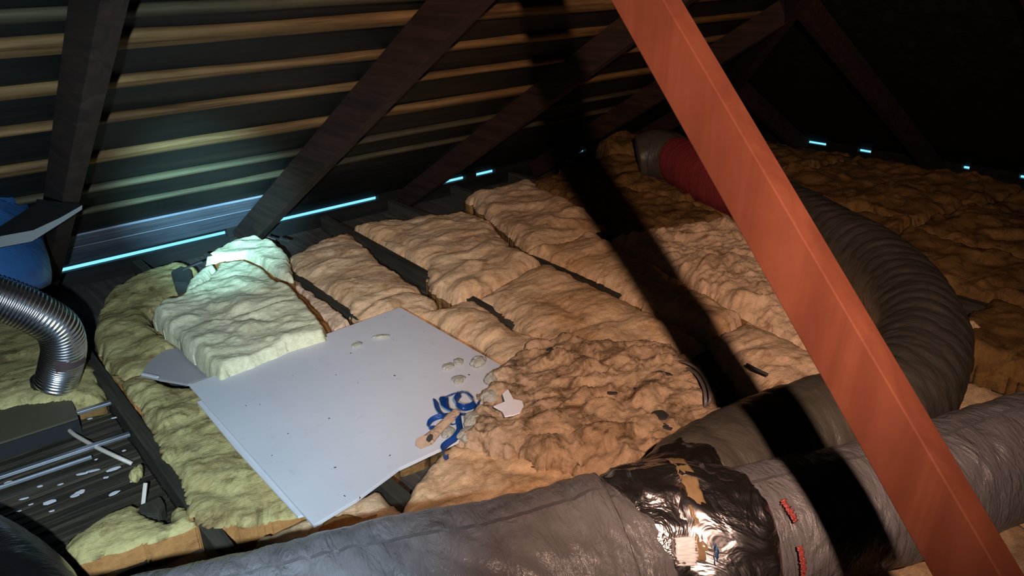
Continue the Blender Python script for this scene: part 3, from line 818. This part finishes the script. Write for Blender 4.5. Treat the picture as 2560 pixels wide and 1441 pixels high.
# main
main_pts = [(-150, 1860, .22, 1), (200, 1760, .22, 1), (450, 1685, .22, 1), (700, 1620, .22, 1), (1000, 1545, .22, 1), (1250, 1488, .23, .98), (1450, 1430, .24, 1.0), (1545, 1402, .25, 1.0), (1590, 1385, .26, .80), (1640, 1360, .26, .70)]
o = link('main_duct', tube(dpath(main_pts), .20, .008, 120, wr(8.0, .010, .009, .0015, 26, 1.6)), M['sleeve']); recenter(o); tag(o, 'large grey plastic sleeved duct along the bottom of the picture', 'duct')
# junction
jc = at(1690, 1330, .26)
root = empty('duct_junction', (jc.x, jc.y, .03), 'foil taped Y junction joining the main duct to two branches', 'duct junction')
def cr(seed, a=.010, fr=9):
    def f(S, TH, L):
        c, s = np.cos(TH), np.sin(TH)
        return a*(1-2*np.abs(perlin(S*fr+seed, c*1.8, s*1.8+seed))) + a*.5*(1-2*np.abs(perlin(S*fr*2.3, c*4+seed, s*4)))
    return f
o = link('foil_body', tube(dpath([(1545, 1382, .26, .92), (1600, 1365, .26, 1), (1680, 1350, .26, 1.02), (1760, 1362, .26, .98), (1835, 1350, .25, .93)]), .172, .006, 110, cr(1)), M['foil']); recenter(o, False); child(o, root)
o = link('foil_upper_collar', tube(dpath([(1600, 1350, .25, .75), (1650, 1312, .24, .90), (1705, 1268, .23, .96), (1748, 1236, .22, .98)]), .150, .006, 100, cr(4, .008)), M['foil_dark']); recenter(o, False); child(o, root); o['label'] = 'dull dark foil collar of the upper branch'
def patch_on(px0, px1, dirx, name, m, lift, ptsuv, lab=None): pass
def arc_band(axis_px, rad, th0, th1, w, m, name, seed, lab=None, lift=.006, rag=.006):
    """curved strip lying on a duct: axis given by two pixel points, angles about the axis (0 = up, + = towards the camera)"""
    a = np.array(at(*axis_px[0])); b = np.array(at(*axis_px[1]))
    t = (b-a)/np.linalg.norm(b-a); u = np.array([0, 0, 1.0]); u -= t*(u@t); u /= np.linalg.norm(u); s = np.cross(t, u)
    if s @ (CAM-a) < 0: s = -s
    n, k = 40, 6; V = []; Fc = []
    for i in range(n+1):
        th = math.radians(th0+(th1-th0)*i/n)
        for j in range(k+1):
            x = (j/k-.5)*w*(1+.25*float(perlin(i*.18, seed, 0))) + rag*float(perlin(i*.5, seed+j*2., 3))
            r = rad+lift+.004*float(perlin(i*.4, j*.7, seed))
            V.append(a + t*(x) + (u*math.cos(th)+s*math.sin(th))*r)
    for i in range(n):
        for j in range(k): q = i*(k+1)+j; Fc.append((q, q+1, q+k+2, q+k+1))
    o = link(name, mesh_from(V, Fc, True), m)
    md = o.modifiers.new('solid', 'SOLIDIFY'); md.thickness = .002
    recenter(o, False); child(o, root)
    if lab: o['label'] = lab
arc_band([(1690, 1352, .26), (1830, 1348, .25)], .178, -32, 62, .035, M['brown_tape'], 'brown_tape_strip', 2.0, 'torn brown translucent tape strip')
arc_band([(1712, 1352, .26), (1830, 1348, .25)], .180, 40, 110, .012, M['blue_wrap'], 'blue_tape_strip', 5.0, 'narrow blue tape strip')
arc_band([(1655, 1352, .26), (1830, 1348, .25)], .182, 47, 64, .045, M['white_sticker'], 'white_sticker', 7.0, 'small square white sticker', rag=.001)
arc_band([(1890, 1345, .25), (2000, 1300, .25)], .150, 22, 40, .012, M['red_bit'], 'red_lining_patch', 3.0, 'red lining showing at the sleeve edge', lift=.012, rag=.012)
arc_band([(1880, 1345, .25), (2000, 1300, .25)], .150, 58, 82, .013, M['red_bit'], 'red_lining_patch', 6.0, 'red lining showing at the sleeve edge, lower', lift=.012)
arc_band([(1800, 1362, .25), (1900, 1330, .25)], .152, -35, 28, .10, M['foil_dark'], 'dark_foil_flap', 9.0, 'dark torn foil flap between the branches', lift=.012, rag=.02)

# silver duct at the left with label
alu = [(-130, 722, .52), (-40, 735, .48), (40, 762, .42), (100, 790, .36), (145, 822, .29), (160, 868, .20), (152, 915, .11), (140, 962, .03)]
def ribs(S, TH, L): return .0020*np.sin(S*2*PI/.013) 
root = empty('silver_flexible_duct', at(138, 965, 0.0), 'silver ribbed aluminium duct bending down onto the black housing', 'duct')
AP = [tuple(at(x, y, z)) for x, y, z in alu]
o = link('ribbed_hose', tube(AP, .076, .0020, 64, ribs), M['alu']); recenter(o, False); child(o, root)
lp = np.array(at(166, 890, .34))
Lm = []
fwd2 = Vector(CAM)-Vector(lp); fwd2.z = 0; fwd2.normalize(); sd_ = Vector((-fwd2.y, fwd2.x, 0))
cen = Vector(at(157, 893, .155))
V = []; Fc = []
for i in range(11):
    a = math.radians(-25+85*i/10)
    for j in range(2): V.append(cen + (fwd2*math.cos(a)+sd_*math.sin(a))*.0815 + Vector((0, 0, (j-.5)*.048)))
for i in range(10): Fc.append((i*2, i*2+2, i*2+3, i*2+1))
o = link('duct_label', mesh_from(V, Fc), M['label']); recenter(o, False); child(o, root); o['label'] = 'small dark brown label with pale print'
lb_o = o
for i, (a0, wd) in enumerate(((8, .010), (17, .007), (24, .008))):
    a = math.radians(a0)
    q = link('label_print', prism([(-wd/2, -.001), (wd/2, -.001), (wd/2, .001), (-wd/2, .001)], 0, .006, .0), M['label_ink'])
    q.parent = lb_o
    dirv = fwd2*math.cos(a)+sd_*math.sin(a)
    q.location = cen + dirv*.0825 + Vector((0, 0, .010)) - Vector(root.location) - Vector(lb_o.location)
    q.rotation_euler = (0, 0, math.atan2(dirv.y, dirv.x)+PI/2)

# black fan housing
def hull_box(top_px, ztop, zbot, m_top, name, root):
    P = pix(top_px, ztop)
    return P
P4 = pix([(-140, 1040), (165, 958), (196, 1046), (-110, 1145)], -.012)
root = empty('fan_housing', (sum(p[0] for p in P4)/4, sum(p[1] for p in P4)/4, CEIL+.02), 'black exhaust fan housing under the silver duct', 'fan housing')
o = link('housing_body', prism(P4, CEIL+.005, -.016, .003), M['black_matte']); recenter(o, False); child(o, root)
o = link('housing_lid', prism([(p[0]*1.0, p[1]) for p in P4], -.016, -.009, .002), M['box_olive']); recenter(o, False); child(o, root); o['label'] = 'olive brown top plate, lit tone painted in'  # olive top against black body paints in the lit and shaded faces
cpos = at(140, 965, -.009)
bm = bmesh.new(); bmesh.ops.create_cone(bm, cap_ends=True, segments=40, radius1=.086, radius2=.080, depth=.05)
me = bpy.data.meshes.new('c'); bm.to_mesh(me); bm.free()
o = link('outlet_collar', me, M['black_matte']); o.location = cpos+Vector((0, 0, .025)); child(o, root)
# cable with gland
gl = at(165, 1072, -.055)
root = empty('power_cable', gl-Vector((0, 0, .02)), 'pale cable running from the black housing down to the laths', 'cable')
cp = [tuple(gl + Vector((-.03, .01, 0))), tuple(gl), tuple(at(190, 1090, -.045)), tuple(at(240, 1118, -.035)), tuple(at(290, 1142, -.04)), tuple(at(330, 1160, -.07))]
o = link('cable_sheath', tube(cp, .0075, .004, 16), M['cable_white']); recenter(o, False); child(o, root)
o = link('cable_gland', tube([tuple(gl+Vector((-.02, .012, .0))), tuple(gl+Vector((.005, -.002, 0)))], .017, .003, 12), M['cable_white']); recenter(o, False); child(o, root)

# channels and laths
def chan(a, b, w, label):
    o = link('metal_channel', box_between(a, b, w, .012, bev=.002), M['zinc']); recenter(o); tag(o, label, 'metal channel', 'metal channels on the ceiling')
chan(at(150, 1046, -.03), at(277, 1006, -.03), .022, 'short silver metal channel right of the fan housing, upper one')
chan(at(-60, 1212, -.03), at(325, 1085, -.03), .020, 'long silver metal channel in front of the fan housing')
chan(at(-60, 1240, -.055), at(230, 1143, -.055), .010, 'dull thin metal channel just below the long silver one')
ORD = ['first', 'second', 'third', 'fourth', 'fifth', 'sixth', 'seventh', 'eighth', 'ninth', 'tenth', 'eleventh', 'twelfth', 'thirteenth', 'fourteenth', 'fifteenth', 'sixteenth', 'seventeenth', 'eighteenth', 'nineteenth', 'twentieth', 'twenty first', 'twenty second', 'twenty third', 'twenty fourth']
k = 0
for Yl in np.arange(2.06, 3.02, .043):
    k += 1
    dz = random.uniform(-.006, .006)
    o = link('ceiling_lath', box_between((-.9, Yl+random.uniform(-.004, .004), -.085+dz), (.415, Yl+random.uniform(-.006, .006), -.085+dz), .034, .016, bev=.002, jit=.0015, n=12), M['lath'])
    recenter(o); tag(o, 'dark ceiling lath left of the bare joist, %s up from the bottom left batt' % ORD[k-1], 'lath', 'laths of the exposed ceiling patch')
def flake(px, py, w, h, ang, label=None):
    r = random.Random(int(px*7+py))
    pts = [(math.cos(t)*w/2*r.uniform(.75, 1.1), math.sin(t)*h/2*r.uniform(.7, 1.15)) for t in np.linspace(0, 2*PI, 11)[:-1]]
    o = link('paint_flake', prism(pts, 0, .002, .0005), M['flake']); o.location = at(px, py, -.068); o.rotation_euler = (r.uniform(-.1, .1), r.uniform(-.1, .1), ang)
    tag(o, label, 'paint flake', 'paint flakes on the laths')
FL = ((124, 1257, .045, .018), (232, 1178, .05, .014), (205, 1186, .04, .012), (284, 1174, .055, .015), (200, 1232, .035, .022), (188, 1240, .03, .02), (22, 1207, .03, .012), (285, 1235, .04, .018), (100, 1217, .02, .012), (60, 1248, .03, .008),
                     (130, 1279, .02, .01), (265, 1195, .02, .012), (310, 1128, .016, .009), (345, 1110, .014, .008), (360, 1240, .012, .012), (330, 1205, .016, .008), (225, 1048, .02, .008), (285, 1046, .024, .009), (152, 1212, .02, .008), (78, 1262, .02, .007), (45, 1280, .02, .008), (240, 1150, .014, .007))
for kf, (px, py, w, h) in enumerate(sorted(FL)):
    flake(px, py, w, h, math.atan2(-.05, .3)+random.uniform(-.2, .2), '%s white paint flake on the laths, %s from the left' % ('larger' if w*h > 4e-4 else 'tiny', ORD[kf]))
for k, (px, py, w, h, z, lb) in enumerate(((1648, 1040, .07, .05, 0.097, 'dark lump painting in the shade of a hole in the wool heap'), (1668, 1070, .04, .03, 0.092, 'dark debris clump just below the black hole in the heap'),
        (1735, 1075, .045, .03, 0.092, 'dark lump painting in a second hole, right of the black hole'), (1660, 935, .022, .06, 0.107, 'thin dark torn slit in the heap left of the grey cable'), (1590, 975, .02, .014, 0.107, 'small dark brown crumb in the middle of the heap'),
        (1530, 985, .035, .02, 0.107, 'reddish dark crumb left of centre in the heap'), (1375, 875, .03, .02, 0.102, 'dark crumb at the top left of the heap'))):
    tuft(px, py, w, h, .5+k, 3.7*k+.9, lb, z, .005, 'speck', 'dark debris in the torn wool')  # dark lumps; those at the holes put their shade in as colour
# nail plate / white rod near the joist end
o = link('white_peg', box_between(at(364, 1208, -.0), at(358, 1262, -.05), .012, .008, bev=.002), M['cable_white']); recenter(o); tag(o, 'short pale peg standing at the foot of the bare joist', 'peg')
o = link('grey_offcut_block', prism(pix([(335, 1285), (350, 1262), (400, 1240), (412, 1262), (400, 1285)], -.03), -.085, -.03, .004), M['joist']); recenter(o); tag(o, 'dark grey timber block at the lower end of the bare joist', 'timber block')
o = link('dark_block', prism(pix([(428, 685), (452, 672), (478, 680), (482, 706), (470, 716), (436, 712)], .06), -.02, .075, .006), mat('dark_grey_block', (.035, .04, .035), .8)[0]); recenter(o); tag(o, 'dark grey block poking from the wool near the eave', 'block')
for k, (p, q, w, lb) in enumerate((((505, 655, .10), (455, 676, .09), .014, 'black splinter lying left of the rafter foot'), ((690, 598, .08), (668, 592, .1), .016, 'black splinter just right of the rafter foot'), ((722, 602, .08), (700, 597, .08), .018, 'second black splinter right of the rafter foot'),
                                  ((527, 640, .11), (512, 636, .10), .014, 'small black chip above the orange crack'))):
    o = link('splinter', box_between(at(*p), at(*q), w, .008, bev=.002, jit=.002, n=4), M['speck']); recenter(o); tag(o, lb, 'splinter')

# tray and blue wrap at the left
DT = 2.55
edge_top = [at_d(-60, 601, DT), at_d(0, 591, DT), at_d(83, 576, DT), at_d(150, 545, DT), at_d(206, 513, DT)]
edge_bot = [at_d(-60, 634, DT), at_d(0, 619, DT), at_d(80, 604, DT), at_d(150, 560, DT), at_d(205, 524, DT)]
back = Vector((-.10, .20, 0))
root = empty('metal_tray', edge_bot[2], 'white edged dark metal tray jutting in from the left edge', 'metal tray')
def strip_mesh(A, B, th):
    bm = bmesh.new(); va = [bm.verts.new(p) for p in A]; vb = [bm.verts.new(p) for p in B]
    for i in range(len(A)-1): bm.faces.new((va[i], va[i+1], vb[i+1], vb[i]))
    g = bmesh.ops.solidify(bm, geom=bm.faces[:], thickness=th)
    bmesh.ops.recalc_face_normals(bm, faces=bm.faces)
    me = bpy.data.meshes.new('s'); bm.to_mesh(me); bm.free(); return me
o = link('tray_lip', strip_mesh(edge_top, edge_bot, .003), M['white_metal']); recenter(o, False); child(o, root)
o = link('tray_base', strip_mesh([p-Vector((0, 0, .002)) for p in edge_bot], [p+back for p in edge_bot], .003), M['black_matte']); recenter(o, False); child(o, root)
o = link('tray_side', strip_mesh([edge_top[-1], edge_top[-1]+back], [edge_bot[-1], edge_bot[-1]+back], .003), M['black_matte']); recenter(o, False); child(o, root)
bw = [tuple(at_d(-70, 470, 3.0))+(.9,), tuple(at_d(-65, 520, 3.0))+(1.02,), tuple(at_d(-60, 560, 3.0))+(1.1,), tuple(at_d(-45, 630, 2.95))+(1.18,), tuple(at_d(-38, 690, 2.9))+(1.24,), tuple(at_d(-36, 712, 2.9))+(1.22,)]
o = link('blue_wrapped_duct', tube(bw, .175, .012, 72, wr(4.0, .012, .006, 0)), M['blue_wrap']); recenter(o); tag(o, 'blue plastic wrapped upright duct at the left edge', 'duct')
# glossy black duct bottom left
bp = [tuple(at_d(-420, 1330, 2.15)), tuple(at_d(-210, 1400, 2.03)), tuple(at_d(-40, 1490, 1.92)), tuple(at_d(60, 1620, 1.80)), tuple(at_d(100, 1820, 1.70))]
o = link('black_sleeved_duct', tube(bp, .165, .01, 80, wr(6.0, .008, .004, 0)), M['black_plastic']); recenter(o); tag(o, 'glossy black sleeved duct in the bottom left corner', 'duct')

# cables, sticks in the wool at right
def cable(pts, r, m, label, name='grey_cable'):
    o = link(name, tube([tuple(at(*p)) for p in pts], r, .006, 12), M[m]); recenter(o); tag(o, label, 'cable')
cable([(1688, 905, .08), (1712, 906, .14), (1745, 925, .15), (1768, 960, .145), (1775, 1000, .135), (1762, 1025, .07)], .005, 'cable_grey', 'grey cable arching out of the wool left of the strut shadow, outer strand')
cable([(1700, 918, .08), (1735, 930, .135), (1758, 965, .14), (1764, 1005, .13), (1758, 1030, .06)], .006, 'cable_grey', 'grey cable arching out of the wool, inner strand')
cable([(1868, 912, .08), (1890, 924, .09), (1920, 938, .08)], .006, 'speck', 'black stick lying on the wool right of the strut shadow', 'black_stick')
